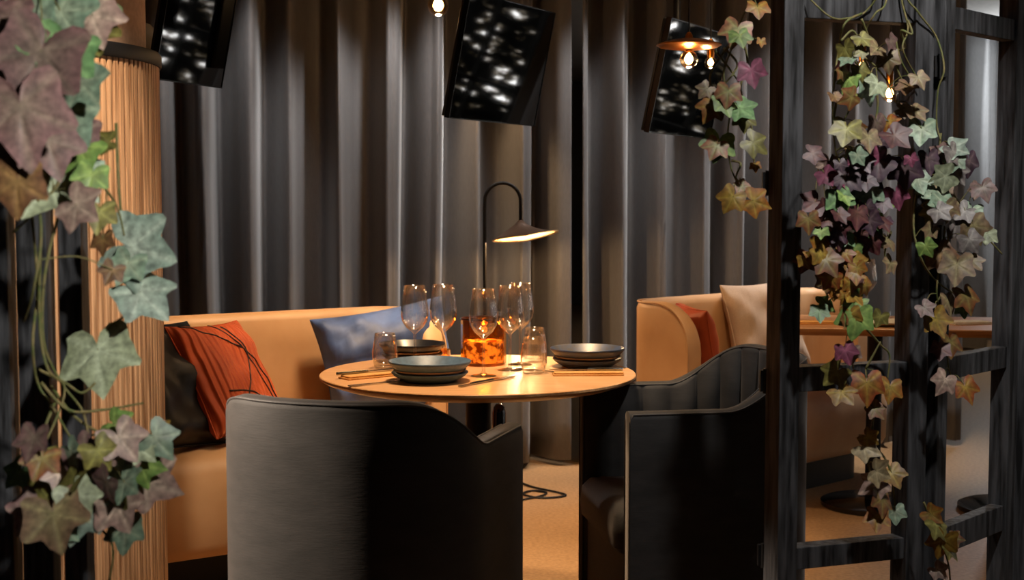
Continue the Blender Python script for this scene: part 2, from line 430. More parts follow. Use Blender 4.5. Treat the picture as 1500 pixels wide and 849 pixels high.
# ------------------------------------------------------------------ cushions
def pillow_fn(w, h, t, seed, wr=.006):
    rnd = V((seed*3.1, seed*1.7, seed))
    def f(u, v, side):        # u,v in -1..1
        pin = 1-.07*(1-abs(v)**2)*abs(u)**3; piv = 1-.07*(1-abs(u)**2)*abs(v)**3
        x = u*w/2*pin; y = v*h/2*piv
        th = (max(0, (1-u**4))*max(0, (1-v**4)))**.55*t/2
        n = noise.noise(V((u*2.2, v*2.2, side*3))+rnd)*wr*2+noise.noise(V((u*6, v*3, side*3))+rnd)*wr
        n *= min(1, th/(t*.25)) if t else 0
        return V((x, y, side*(th+.003)+n))
    return f
def make_pillow(name, label, m, w, h, t, mtx, seed, group='cushions on the sofas', wr=.006, cords=None, pipe=None):
    root = thing(name, label, 'cushion', group=group); root.matrix_world = mtx
    f = pillow_fn(w, h, t, seed, wr); n = 29; g = [math.sin(PI/2*(2*i/(n-1)-1)) for i in range(n)]
    vs, fs = [], []
    for side in (1, -1):
        b = len(vs)
        for v in g:
            for u in g: vs.append(f(u, v, side))
        for j in range(n-1):
            for i in range(n-1):
                a = b+j*n+i; q = [a, a+1, a+1+n, a+n]; fs.append(q if side > 0 else q[::-1])
    ring = [i for i in range(n)]+[j*n+n-1 for j in range(1, n)]+[(n-1)*n+i for i in range(n-2, -1, -1)]+[j*n for j in range(n-2, 0, -1)]
    for a, b in zip(ring, ring[1:]+ring[:1]): fs.append([b, a, a+n*n, b+n*n])
    obj('cover', (vs, fs), m, root, angle=180)
    line = [(vs[i]+vs[i+n*n])/2 for i in ring]; line.append(line[0])
    obj('seam', tube(line, .003, 6), pipe or m, root, angle=180)
    if cords:
        tubes = []
        for c in cords:
            c = smooth_line([(a, b, 0) for a, b in c], 10)
            tubes.append(tube([f(p.x, p.y, 1)+V((0, 0, .0012)) for p in c], .0024, 5))
        obj('corded_pattern', join(*tubes), darkcord, root, angle=180)
    return root
def frame(center, normal, up, roll=0):
    z = V(normal).normalized(); y = V(up); y = (y-z*y.dot(z)).normalized(); x = y.cross(z)
    m = M((x, y, z)).transposed().to_4x4()
    return M.Translation(center) @ m @ M.Rotation(roll, 4, 'Z')
def n3(v, z): return V((v.x, v.y, z))
def pleated():
    m = orange_m; nt = m.node_tree; b = nt.nodes['Principled BSDF']; tc = [n for n in nt.nodes if n.type == 'TEX_COORD'][0]
    w = nt.nodes.new('ShaderNodeTexWave'); w.bands_direction = 'X'; w.inputs['Scale'].default_value = 13; w.inputs['Distortion'].default_value = .6
    nt.links.new(tc.outputs['Object'], w.inputs['Vector'])
    bp = nt.nodes.new('ShaderNodeBump'); bp.inputs['Strength'].default_value = .8; bp.inputs['Distance'].default_value = .012
    nt.links.new(w.outputs['Fac'], bp.inputs['Height']); nt.links.new(bp.outputs[0], b.inputs['Normal'])
pleated()
make_pillow('throw_pillow', 'black leather cushion on the tan sofa beside the oak column', blackleather, .44, .44, .15,
            frame((-1.12, 4.30, .65), V((.87, -.50, .52)), (0, 0, 1), R(-3)), 2, wr=.012)
make_pillow('throw_pillow', 'orange pleated cushion with crossing dark cord lines on the tan sofa', orange_m, .40, .40, .13,
            frame((-.945, 4.50, .655), V((.93, -.37, .58)), (0, 0, 1), R(-2)), 5,
            cords=[[(-.85, .95), (-.1, .55), (.5, .05), (.75, -.9)], [(.1, .85), (.3, .2), (-.15, -.5), (-.3, -.95)],
                   [(-.6, -.35), (0, -.45), (.75, -.9)], [(-.1, .95), (.35, .1), (.7, -.95)]])
make_pillow('throw_pillow', 'blue velvet cushion at the end of the tan sofa behind the wine glasses', blue_m, .50, .40, .15,
            frame((-.45, 4.955, .655), n3(s1n*.95-s1u*.25, .28), (0, 0, 1), R(9)), 8, wr=.02)
make_pillow('throw_pillow', 'rust cushion tucked inside the wing of the sofa behind the screen', rust_m, .36, .36, .12,
            frame((.745, 5.575, .638), n3(s2u*.9+s2n*.4, .22), (0, 0, 1), R(4)), 11)
make_pillow('throw_pillow', 'beige linen cushion on the sofa partly behind the black post', beige_m, .43, .43, .14,
            frame((1.10, 5.90, .675), n3(s2n*.95-s2u*.1, .26), (0, 0, 1), R(2)), 14, wr=.01)

# ------------------------------------------------------------------ round table and what stands on it
TX, TY, TZ = -.097, 3.88, .75
t = thing('round_table', 'round light wooden table laid for dinner on a black pedestal', 'table', (TX, TY, 0))
obj('tabletop', lathe([(0, .722), (.40, .722), (.44, .735), (.45, .742), (.45, .748), (.448, .75), (0, .75)], 128), tablewood, t)
obj('pole', lathe([(0, .01), (.036, .01), (.036, .722), (0, .722)], 32), blackmetal, t)
obj('base', lathe([(0, 0), (.24, 0), (.245, .004), (.245, .012), (.23, .016), (.05, .02), (0, .02)], 64), blackmetal, t)
obj('mounting_plate', lathe([(0, .712), (.15, .712), (.15, .7215), (0, .7215)], 48), blackmetal, t)

def make_wineglass(label, group):
    g = thing('wine_glass', label, 'wine glass', group=group)
    H = .245
    out = [(.0, .0), (.036, .0), (.0365, .0015), (.030, .003), (.012, .006), (.005, .012), (.004, .03), (.0036, .09), (.0045, .105), (.012, .112), (.026, .124), (.037, .142), (.0405, .158), (.0395, .18), (.036, .205), (.0315, H)]
    inn = [(.0303, H), (.0348, .205), (.0383, .18), (.0393, .158), (.0358, .142), (.0245, .1255), (.010, .1165), (0, .115)]
    obj('bowl', lathe(out[8:]+inn, 40), clear, g, angle=180)
    obj('stem', lathe(out[4:9]+[(0, .1065)], 20), clear, g, angle=180)
    obj('foot', lathe(out[0:5]+[(0, .006)], 32), clear, g, angle=180)
    return g
WG = 'wine glasses on the round table'
wg = make_wineglass('wine glass at the left of the group, behind the near plate stack', WG)
spots = [(607, 3.945, None), (649, 3.985, 'wine glass second from the left, in front of the blue cushion corner'),
         (708, 3.80, 'wine glass standing in front of the amber candle holder'),
         (747, 3.93, 'wine glass right of the amber candle holder, the nearer of two close together'),
         (762, 4.06, 'wine glass overlapping behind the one right of the amber candle holder')]
for i, (px, Y, lb) in enumerate(spots):
    o = wg if i == 0 else copy_tree(wg)
    put(o, ((px-750)/F*Y, Y, TZ), 0, lb)
TG = 'stemless tumblers on the round table'
tm = thing('tumbler', 'stemless glass tumbler at the left beside the near plate stack', 'glass', group=TG)
obj('body', lathe([(0, 0), (.026, 0), (.031, .004), (.0375, .03), (.038, .05), (.033, .08), (.029, .104), (.0278, .104), (.0318, .08), (.0367, .05), (.0362, .03), (.029, .009), (0, .008)], 40), clear, tm, angle=180)
put(tm, ((563-750)/F*3.97, 3.97, TZ))
for px, Y, lb in ((783, 4.14, 'stemless glass tumbler at the right, the farther one of the pair'), (782, 3.86, 'stemless glass tumbler at the right, the nearer one of the pair')):
    put(copy_tree(tm), ((px-750)/F*Y, Y, TZ), 0, lb)

def make_setting(sc, lb_bowl, lb_plate, loc, mt, gl):
    p = thing('dinner_plate', lb_plate, 'plate', loc, 0, 'lower plates on the round table')
    r = .105*sc
    obj('plate_body', lathe([(0, 0), (r*.66, 0), (r*.72, .003), (r*.93, .016), (r, .024), (r*.99, .026), (r*.9, .021), (r*.7, .008), (0, .007)], 64), gl, p, angle=60)
    b = thing('shallow_bowl', lb_bowl, 'bowl', (loc[0], loc[1], loc[2]+.0085), 0, 'upper bowls on the round table')
    r = .113*sc
    obj('bowl_body', lathe([(0, 0), (r*.58, 0), (r*.63, .003), (r*.86, .026), (r*.985, .041), (r, .046), (r*.985, .048), (r*.95, .045), (r*.8, .028), (r*.6, .012), (0, .010)], 64), mt, b, angle=60)
    rim = obj('unglazed_band', lathe([(r*.79, .0185), (r*.865, .0255)], 64), bare_m, b)
    for v in rim.data.vertices: v.co.x *= 1.02; v.co.y *= 1.02; v.co.z -= .0008
    rim['label'] = 'pale unglazed band'
make_setting(1.0, 'blue-grey bowl on top of the nearest plate stack', 'dark plate under the nearest blue-grey bowl', (-.224, 3.70, TZ), plate_m, plate_m)
make_setting(.98, 'dark glazed bowl on the plate stack at the right edge of the table', 'dark plate under the bowl at the right edge of the table', (.2228, 4.02, TZ), platelow_m, platelow_m)
make_setting(.90, 'black bowl on the far plate stack in front of the blue cushion', 'dark plate under the black bowl in front of the blue cushion', (-.305, 4.15, TZ), mat('black stoneware', '#15161c', .3), platelow_m)

# amber candle holder
CXh, CYh = (708-750)/F*4.07, 4.07
c = thing('candle_holder', 'amber glass candle holder glowing in the middle of the table', 'candle holder', (CXh, CYh, TZ))
obj('amber_vessel', lathe([(0, .0), (.062, 0), (.068, .004), (.068, .136), (.0672, .139), (.064, .139), (.0635, .136), (.0635, .008), (0, .008)], 14), amber, c, angle=20)
obj('rim', lathe([(.0675, .135), (.0695, .136), (.0695, .1405), (.0675, .1415), (.0645, .1405), (.0645, .136)], 14, True), mat('dark rim', '#2e1606', .3), c)
cand = obj('candle', lathe([(0, .009), (.058, .009), (.061, .014), (.061, .066), (.056, .072), (.03, .060), (0, .050)], 32), wax_m, c)
obj('wick', tube([(0, 0, .050), (.001, 0, .057), (.002, .001, .062)], .0012, 6), blackmetal, cand)
lp = bpy.data.lights.new('candle_light', 'POINT'); lp.energy = .5; lp.color = (1, .5, .15); lp.shadow_soft_size = .01
lo = link(bpy.data.objects.new('candle_light', lp)); lo.location = (CXh, CYh, TZ+.10)
# small amber tealight glass behind
q = thing('tealight', 'small amber tealight glass behind the second wine glass', 'candle holder', ((643-750)/F*4.2, 4.19, TZ))
obj('glass_cup', lathe([(0, 0), (.03, 0), (.034, .005), (.036, .032), (.034, .032), (.031, .008), (0, .007)], 24), amber, q)
obj('candle', lathe([(0, .0075), (.026, .0075), (.026, .016), (0, .016)], 24), wax_m, q)

# cutlery and napkins
def napkin(label, loc, rz, w=.07, l=.20, m=napkin_m):
    n = thing('napkin', label, 'napkin', loc, rz, 'folded napkins on the round table')
    pr = puff(round_rect(-l/2, l/2, -w/2, w/2, .004, 3), [(0, .001), (.003, 0), (.005, .001)])
    obj('lower_fold', pr, m, n); obj('upper_fold', puff(round_rect(-l/2+.004, l/2-.001, -w/2+.002, w/2-.006, .004, 3), [(.0052, .001), (.009, 0), (.011, .003)]), m, n)
    return n
def blade(pts, z, th):
    n = len(pts); vs = [V((x, y, z)) for x, y in pts]+[V((x, y, z+th)) for x, y in pts]
    fs = [list(range(n))[::-1], list(range(n, 2*n))]+[[i, (i+1) % n, (i+1) % n+n, i+n] for i in range(n)]
    return vs, fs
def make_knife(label, group):
    k = thing('table_knife', label, 'knife', group=group)
    obj('handle', tube([(-.10, 0, .004), (-.06, 0, .0042), (-.01, 0, .004), (.0, 0, .004)], lambda t: .0045-.0012*t, 8), steel, k)
    obj('blade', blade([(0, -.004), (.03, -.009), (.08, -.009), (.105, -.003), (.11, .003), (.09, .005), (0, .004)], .003, .0016), steel, k, smooth=False)
    return k
def make_fork(label, group):
    k = thing('table_fork', label, 'fork', group=group)
    obj('handle', blade([(-.10, -.006), (-.09, -.0075), (-.02, -.003), (.03, -.0028), (.03, .0028), (-.02, .003), (-.09, .0075), (-.10, .006)], .002, .0025), steel, k, smooth=False)
    obj('head', join(blade([(.03, -.003), (.045, -.011), (.062, -.012), (.062, .012), (.045, .011), (.03, .003)], .0025, .002),
                     *[blade([(.062, y-.002), (.098, y-.0012), (.098, y+.0012), (.062, y+.002)], .0025, .002) for y in (-.0095, -.0032, .0032, .0095)]), steel, k, smooth=False)
    return k
CG = 'cutlery on the round table'
def on(px, py, z=TZ):
    Y = (CAM.z-z)*F/(py-290); return V(((px-750)/F*Y, Y, z))
n1 = on(540, 553); a1 = R(38)
napkin('ochre napkin under the cutlery left of the near plate stack', n1, a1, .06, .17)
kn = make_knife('steel knife on the ochre napkin left of the near plate stack', CG); put(kn, n1+V((-.006, .012, .0115)), a1)
fk = make_fork('steel fork lying on the table beside the left napkin', CG); put(fk, on(556, 563), R(40))
n2 = on(862, 550); napkin('ochre napkin under the knife in front of the right plate stack', n2, R(2), .05, .20)
put(copy_tree(kn), n2+V((.0, .008, .0115)), R(183), 'steel knife on the ochre napkin in front of the right plate stack')
put(copy_tree(fk), on(795, 545), R(-38), 'steel fork at the right between tumbler and napkin')
put(copy_tree(fk), on(704, 562), R(58), 'steel fork right of the near plate stack')
put(copy_tree(kn), on(722, 559), R(55), 'steel knife right of the near plate stack beside the fork')

# ------------------------------------------------------------------ second table seen through the screen
T2 = V((1.70, 5.44)); ta = -R(9)
t2 = thing('rectangular_table', 'rectangular wooden table with two black pedestals behind the black screen', 'table', (T2.x, T2.y, 0), ta)
obj('tabletop', puff(round_rect(-.61, .61, -.30, .30, .03, 5), [(.72, .012), (.735, 0), (.747, 0), (.75, .003)]), mat('table wood dark', '#b98759', .35, scale=(8, 120, 60), col2='#a07045'), t2)
for sx in (-.24, .30):
    obj('pole', mv(lathe([(0, .012), (.03, .012), (.03, .72), (0, .72)], 24), sx, 0, 0), blackmetal, t2)
    obj('base', mv(lathe([(0, 0), (.20, 0), (.205, .005), (.205, .02), (.19, .026), (.035, .03), (0, .03)], 48), sx, 0, 0), blackgloss, t2)
def on2(px, py): return on(px, py, .75)
o = copy_tree(wg); p = on(1271, 466); put(o, p, 0, 'wine glass on the rectangular table behind the ivy', 'glassware behind the ivy')
p = on(1292, 476)
pp = thing('side_plate', 'pale plate on the rectangular table behind the ivy', 'plate', p); obj('plate_body', lathe([(0, 0), (.07, 0), (.11, .014), (.11, .018), (.07, .006), (0, .005)], 48), white_cloth, pp)
p = on(1420, 474); nn_ = napkin('white folded napkin on the far end of the rectangular table', p, R(10), .10, .16, white_cloth); nn_['group'] = 'napkins on the rectangular table'
p = on(1195, 474); nn_ = napkin('ochre napkin on the rectangular table beside the black post', p, R(5), .08, .16); nn_['group'] = 'napkins on the rectangular table'

# ------------------------------------------------------------------ floor lamp
LY = 5.72; LX = (710-750)/F*LY
l = thing('floor_lamp', 'black arched floor lamp with a bronze leaf-like shade before the curtain', 'lamp', (LX, LY, 0))
obj('base', lathe([(0, 0), (.13, 0), (.135, .004), (.135, .02), (.12, .026), (0, .028)], 48), blackmetal, l)
zt = (290-268)*LY/F+1.247; rad = .075
pts = [V((0, 0, .02)), V((0, 0, .6)), V((0, 0, zt-rad-.03))]
for i in range(1, 17): a = PI-PI*i/16; pts.append(V((rad+rad*math.cos(a), 0, zt-rad+rad*math.sin(a))))
pts.append(V((2*rad, 0, zt-rad-.085)))
obj('arched_stem', tube(pts, .0075, 10), blackmetal, l, angle=180)
def lamp_shade():
    apex = V((2*rad, 0, zt-rad-.08)); n = 48; vs, fs = [], []
    for j in range(9):
        s = j/8
        for i in range(n):
            a = 2*PI*i/n; r = .008+.125*s
            z = -.075*s**.75+.02*(s**2)*max(0, math.cos(a)); 
            x = r*math.cos(a)*1.05; yy = r*math.sin(a)*1.0
            z += .022*s*s*math.cos(a-R(200))*0
            # leaf-like: the front right lip curls upwards
            z += .020*s**2.0*math.cos(a+R(55))
            vs.append(apex+V((x+.02*s, yy, z)))
    for j in range(8):
        for i in range(n): a, b = j*n+i, j*n+(i+1) % n; fs.append([a, b, b+n, a+n])
    return vs, fs
sh = obj('shade', lamp_shade(), shade_in, l, angle=180)
sh.data.materials.append(shade_m); so = sh.modifiers.new('t', 'SOLIDIFY'); so.thickness = .004; so.offset = 1; so.material_offset = 1
hp = V((2*rad+.02, 0, zt-rad-.125))
obj('bulb', mv(lathe([(0, -.02), (.014, -.014), (.02, 0), (.014, .014), (0, .02)], 20), hp.x, hp.y, hp.z), emit('lamp bulb', '#ffcf8a', 25), l)
def cord_pts(pl): return smooth_line(pl, 8)
obj('power_cord', tube(cord_pts([(-.0, -.12, .006), (.10, -.18, .006), (.22, -.10, .006), (.26, -.02, .006), (.20, .02, .006), (.16, -.06, .008), (.24, -.12, .006), (.34, -.06, .006), (.20, .10, .006), (.14, .22, .006)]), .0045, 6), blackmetal, l, angle=180)

# black rounded bollard behind the table pole
bp_ = at(731, 590, 4.25)
bo = thing('canister', 'glossy black round-topped canister standing behind the table pole', 'canister', (bp_.x, 4.25, 0))
obj('body', lathe([(0, 0), (.021, 0), (.022, .004), (.022, bp_.z-.03), (.018, bp_.z-.012), (.01, bp_.z-.002), (0, bp_.z)], 32), blackgloss, bo)
obj('foot', lathe([(0, 0), (.06, 0), (.06, .008), (.0225, .012)], 32), blackgloss, bo)

# ------------------------------------------------------------------ hanging screens
mirror = None
def screen_mat():
    m, nt, b = nodes('black mirror glass'); b.inputs['Base Color'].default_value = (.10, .10, .10, 1); b.inputs['Metallic'].default_value = 1; b.inputs['Roughness'].default_value = .03
    return m
mirror = screen_mat()
def tv(label, bl, br, Yl, Yr, h, tilt):
    A, B = at(*bl, Yl), at(*br, Yr); zc = (A.z+B.z)/2
    r = V((B.x-A.x, B.y-A.y, 0)); w = r.length; r.normalize(); n = V((r.y, -r.x, 0))
    u = V((0, 0, math.cos(tilt)))+n*math.sin(tilt); nn = r.cross(u).normalized()
    m = M((r, u, nn)).transposed().to_4x4(); m.translation = V(((A.x+B.x)/2, (A.y+B.y)/2, zc))
    t = thing('television', label, 'television', group='black screens hung from the ceiling'); t.matrix_world = m
    b = .004
    obj('screen_glass', box(-w/2+b, w/2-b, b, h-b, -.004, -.001), mirror, t, smooth=False)
    obj('bezel', join(box(-w/2, w/2, 0, b, -.02, .001), box(-w/2, w/2, h-b, h, -.02, .001), box(-w/2, -w/2+b, b, h-b, -.02, .001), box(w/2-b, w/2, b, h-b, -.02, .001)), blackgloss, t, smooth=False)
    obj('rear_housing', box(-w/2+.004, w/2-.004, .004, h-.004, -.035, -.0045), blackmetal, t, smooth=False, bevel=.004)
    im = m.inverted(); c0 = V((0, h*.55, -.03)); wc = m @ c0
    up = im @ V((wc.x, wc.y, 2.6))
    obj('ceiling_pole', tube([c0, c0+V((0, 0, -.04)), im @ V((m @ (c0+V((0, 0, -.04)))).xy.to_tuple()+(2.6,))], .014, 12), blackmetal, t)
    return t
tv('black glossy television reflecting autumn leaves, hung beside the oak column', (226, 119), (325, 127), 4.20, 4.55, .44, R(12))
tv('black glossy television hung high above the arched floor lamp', (657, 173), (783, 185), 5.0, 5.58, .46, R(12))
tv('black glossy television hung behind the brass pendant', (950, 193), (1040, 205), 4.95, 5.5, .415, R(12))

# ------------------------------------------------------------------ pendant bulbs
core_m = emit('filament glow', '#ffd9a0', 28)
def make_pendant(name, label, P, r, shade=None, energy=6, grp='bare bulbs hanging from cords'):
    t = thing(name, label, 'pendant lamp', P, 0, grp)
    obj('cord', tube([(0, 0, r+.06), (0, 0, 2.6-P.z)], .003, 6), blackmetal, t)
    obj('socket', lathe([(0, r*.85), (.012, r*.85), (.0135, r+.012), (.0135, r+.05), (.006, r+.062), (0, r+.062)], 20), brass, t)
    pr = [(0, -r)]+[(r*math.cos(R(a)), r*math.sin(R(a))) for a in range(-75, 61, 15)]+[(.012, r*1.0)]
    b = obj('bulb', lathe(pr, 28), bulbglass, t, angle=180)
    obj('filament', lathe([(0, -r*.55), (r*.3, -r*.45), (r*.5, -r*.05), (r*.42, r*.3), (r*.2, r*.62), (0, r*.7)], 20), core_m, b, angle=180)
    if shade:
        obj('disc_shade', lathe([(.014, r+.002), (shade*.5, r+.004), (shade*.9, r+.011), (shade, r+.017), (shade*.98, r+.021), (shade*.6, r+.034), (.03, r+.040), (.014, r+.042)], 56), brass, t)
    L = bpy.data.lights.new(name+'_light', 'POINT'); L.energy = energy; L.color = (1, .62, .30); L.shadow_soft_size = r*.6
    lo = link(bpy.data.objects.new(name+'_light', L)); lo.location = P+V((0, 0, -r-.015))
    return t
make_pendant('pendant_lamp', 'brass disc pendant with a lit bulb in front of the television', at(1009, 87, 4.75), .031, .112, 5, 'brass disc pendants')
make_pendant('bulb_pendant', 'small lit bulb close right of the brass disc pendant', at(1041, 92, 4.9), .022, None, 1.5)
make_pendant('bulb_pendant', 'lit bulb hanging by itself at the top beside the middle television', at(642, 8, 5.3), .042, None, 5)
make_pendant('bulb_pendant', 'lit bulb glowing highest among the ivy leaves on the screen', at(1263, 97, 4.9), .024, None, 2)
make_pendant('bulb_pendant', 'lit bulb glowing lowest among the ivy leaves on the screen', at(1303, 137, 5.1), .030, None, 3)
# dome pendant beyond the column
P = at(196, 74, 4.6)
dp = thing('dome_pendant', 'grey enamel dome pendant peeking out behind the top of the column', 'pendant lamp', P)
obj('dome', lathe([(.12, -.09), (.118, -.03), (.10, .04), (.06, .085), (.02, .10), (.02, .098), (.058, .082), (.097, .038), (.115, -.03), (.117, -.09)], 40), greymetal, dp)
obj('collar', lathe([(.0, .10), (.03, .10), (.03, .13), (.012, .14), (0, .14)], 24), blackmetal, dp); obj('cord', tube([(0, 0, .14), (0, 0, 2.6-P.z)], .003, 6), blackmetal, dp)

# ------------------------------------------------------------------ folding screens
def stile(p, u, n, w, d, z0, z1):     # p front-left corner, u along, n outward front normal
    a, b = p, p+u*w; c, e = b-n*d, a-n*d
    vs = [V((q.x, q.y, z)) for z in (z0, z1) for q in (a, b, c, e)]
    return vs, [[0,3,2,1],[4,5,6,7],[0,1,5,4],[1,2,6,5],[2,3,7,6],[3,0,4,7]]
def panel(root, a, b, w, d, H, rails, nm='stile'):
    u = (b-a).normalized(); n = V((u.y, -u.x)); L = (b-a).length
    obj('stile', stile(a, u, n, w, d, .01, H), blackwood, root, smooth=False, bevel=.002)
    obj('stile', stile(b-u*w, u, n, w, d, .01, H), blackwood, root, smooth=False, bevel=.002)
    for z0, z1 in rails:
        obj('rail', stile(a+u*w-n*.008, u, n, L-2*w, d-.016, z0, z1), blackwood, root, smooth=False, bevel=.002)
def hinge(root, p, zs):
    for z in zs:
        obj('hinge', join(mv(lathe([(0, -.028), (.006, -.028), (.006, .028), (0, .028)], 12), p.x, p.y, z), box(p.x-.012, p.x+.016, p.y-.002, p.y+.012, z-.024, z+.024)), blackmetal, root)
A0 = V(((1145-750)/F*3.0, 3.0)); A1 = V(((1363-750)/F*3.13, 3.13))
B0 = A1+V((.028, .012)); B1 = V(((1496-750)/F*3.46, 3.46))
rs = thing('folding_screen', 'black wooden folding screen draped with ivy at the right', 'screen', (A0.x, A0.y, 0), 0, 'black wooden folding screens')
def rel(v): return v-V((A0.x, A0.y))
def zat(py, Y): return CAM.z-(py-290)*Y/F
railsA = [(zat(843, 3.02), zat(810, 3.02)), (zat(575, 3.03), zat(538, 3.03)), (zat(30, 3.03), zat(-10, 3.03)), (1.95, 2.0)]
panel(rs, rel(A0), rel(A1), .05, .062, 2.0, railsA[:3]+[railsA[3]])
panel(rs, rel(B0), rel(B1), .05, .05, 2.0, [(zat(810, 3.25), zat(770, 3.25)), (zat(553, 3.25), zat(520, 3.25)), (zat(50, 3.25), zat(18, 3.25)), (1.95, 2.0)])
# third leaf, hinged to the far stile and folding away
D0 = B1+V((.01, .03)); D1 = D0+V((.40, -.02))
panel(rs, rel(D0), rel(D1), .05, .05, 2.0, [(.36, .42), (.82, .87), (1.63, 1.68), (1.95, 2.0)])
hinge(rs, V((-.020, .062)), [zat(268, 3.05), zat(560, 3.05), zat(822, 3.05)])
hinge(rs, rel(B0)+V((-.012, -.004)), [zat(100, 3.15), zat(470, 3.15)])
hinge(rs, rel(B1)+V((-.03, -.008)), [zat(118, 3.45), zat(505, 3.45), zat(720, 3.45)])

lY = 2.40
def lx(px): return (px-750)/F*lY
ls = thing('folding_screen', 'black wooden folding screen at the left in front of the oak column', 'screen', (lx(20), lY, 0), 0, 'black wooden folding screens')
def lrel(px, dy=0): return V((lx(px)-lx(20), dy))
for x0, x1 in ((-75, 9), (22, 67), (84, 118)):
    obj('stile', stile(lrel(x0), V((1, 0)), V((0, -1)), lx(x1)-lx(x0), .045, .01, 2.0), blackwood, ls, smooth=False, bevel=.002)
for z0, z1 in ((1.93, 2.0), (.05, .12)):
    obj('rail', box(lrel(-74).x, lrel(117).x, .046, .07, z0, z1), blackwood, ls, smooth=False, bevel=.002)

# ------------------------------------------------------------------ ivy
PALETTE = {  # (centre, edge)
 'mauve': ('#8a7a6a', '#8f6a68'), 'sage': ('#a9b79a', '#8fae93'), 'green': ('#8fb878', '#6c9a60'), 'brown': ('#9a7a4a', '#7a5236'),
 'rust': ('#968a4c', '#8f4d2a'), 'pale': ('#c3cfae', '#a9b48e'), 'pink': ('#cdb7a2', '#b08f84'), 'olive': ('#a8a65a', '#7c7336'),
 'teal': ('#bccab8', '#93aa9a'), 'lime': ('#a8c26a', '#7ba252'), 'maroon': ('#7a5246', '#5c2430'), 'purple': ('#7a6668', '#4d3248'),
 'magenta': ('#a8607a', '#83405a'), 'orange': ('#b8a048', '#b56a22'), 'redorange': ('#b0943e', '#a84a24'), 'tan': ('#aba070', '#94745a'),
 'cream': ('#d2c39a', '#b59e74'), 'grey': ('#a9a49c', '#857a78'), 'ochre': ('#b8a044', '#a5742a'), 'salmon': ('#a9ae6e', '#b06a50')}
def lobes():
    half = [(0, .60), (8, .52), (18, .44), (30, .38), (38, .36), (48, .42), (57, .51), (64, .52), (72, .46), (86, .40), (100, .37), (114, .40), (126, .44), (138, .43), (152, .34), (167, .20)]
    out = [(a, r) for a, r in half]+[(180, .07)]+[(-a, r) for a, r in half[:0:-1]]
    return out
LOBE = lobes()
def leaf_geo(pos, size, rot, tiltx, tilty, col, rnd):
    """returns verts, faces, colours: a five-lobed leaf, cupped and folded along its veins"""
    ce, ed = [V(lin(c)[:3]) for c in PALETTE[col]]
    j = rnd.uniform(.8, 1.2); ce, ed = ce*j, ed*j
    m = M.Rotation(rot, 3, 'Y'); m = M.Rotation(tiltx, 3, 'X') @ M.Rotation(tilty, 3, 'Z') @ m
    vs, cs, fs = [V((0, 0, 0))], [ce*1.25], []
    n = len(LOBE); cup = rnd.uniform(-.15, .45); wav = rnd.uniform(.01, .035); ph = rnd.random()*6
    vein = {0, 57, -57, 126, -126}
    for f in (.33, .66, 1.0):
        for a, r in LOBE:
            rr = r*f*size*(1+.04*rnd.uniform(-1, 1)*(f == 1)); t = R(a)
            x, z = rr*math.sin(t), -rr*math.cos(t)
            yy = cup*(rr*rr)/size+wav*size*f*math.sin(a*.035+ph)-.06*abs(x)
            if a in vein: yy += .010*size*(1-f)*2
            vs.append(V((x, yy, z)))
            c = ce*(1-f)+ed*f
            if a in vein: c = c*.45+ce*.8
            c = c*rnd.uniform(.85, 1.1)
            cs.append(c)
    for i in range(n):
        k = (i+1) % n; fs.append([0, 1+i, 1+k])
        for b in (0, 1): fs.append([1+b*n+i, 1+b*n+n+i, 1+b*n+n+k, 1+b*n+k])
    return [m @ v+pos for v in vs], fs, cs
def ivy(name, label, Yf, leaves, stems, seed, jit=.05, fill=(), petiole=True, group='ivy garlands on the screens', k_size=1.12):
    rnd = random.Random(seed)
    base = at(*stems[0][0][:2], Yf(stems[0][0][0]))
    root = thing(name, label, 'ivy', base, 0, group)
    vs, fs, cs, tubes = [], [], [], []
    sp = []
    for s in stems:
        r = .0022 if len(s) > 0 else .002
        wp = [at(q[0], q[1], Yf(q[0])+rnd.uniform(-.3, .3)*jit+.012) - base for q in s]
        if s[0][1] < -8:      # the vine goes on up and over the top rail of the screen
            up = wp[0]+base; back = .04 if up.x > 0 else 2.41-up.y
            dx = .07 if .5 < up.x < .56 else 0
            wp = [V((up.x+dx, up.y+back+.03, 2.012))-base, V((up.x+dx, up.y+back-.02, 2.008))-base, V((up.x+dx*.8, up.y+back*.6, 1.93))-base]+wp
        pts = smooth_line(wp, 6)
        tubes.append(tube(pts, lambda t: .0028-.0010*t, 6)); sp += pts
    L = list(leaves)
    for cx, cy, rx, ry, k, s0, s1, cols in fill:
        for _ in range(k):
            a = rnd.random()*2*PI; q = math.sqrt(rnd.random())
            L.append((cx+rx*q*math.cos(a), cy+ry*q*math.sin(a), rnd.uniform(s0, s1), rnd.choice(cols.split())))
    for lf in L:
        px, py, sz, col = lf[:4]; Y = Yf(px)-rnd.uniform(0, jit)
        rot = R(lf[4]) if len(lf) > 4 else rnd.gauss(0, .6)
        if len(lf) > 4: tx, ty = rnd.uniform(-.65, -.15), rnd.uniform(-.3, .3)
        else: tx, ty = rnd.uniform(-.85, .15), rnd.uniform(-.7, .7)
        pos = at(px, py, Y)-base
        v, f, c = leaf_geo(pos, sz/F*Y*k_size, rot, tx, ty, col, rnd)
        k = len(vs); vs += v; fs += [[i+k for i in q] for q in f]; cs += c
        if sp and petiole:
            near = min(sp, key=lambda p: (p-pos).length)
            if (near-pos).length < .14:
                mid = (near+pos)/2+V((0, .008, .012)); tubes.append(tube(smooth_line([near, mid, pos], 5), .0011, 5))
    obj('stems', join(*tubes), stem_m, root, angle=180)
    o = obj('foliage', (vs, fs), leaf_m, root, angle=180)
    ca = o.data.color_attributes.new('leafcol', 'FLOAT_COLOR', 'POINT')
    ca.data.foreach_set('color', [x for c in cs for x in (c.x, c.y, c.z, 1)])
    return root
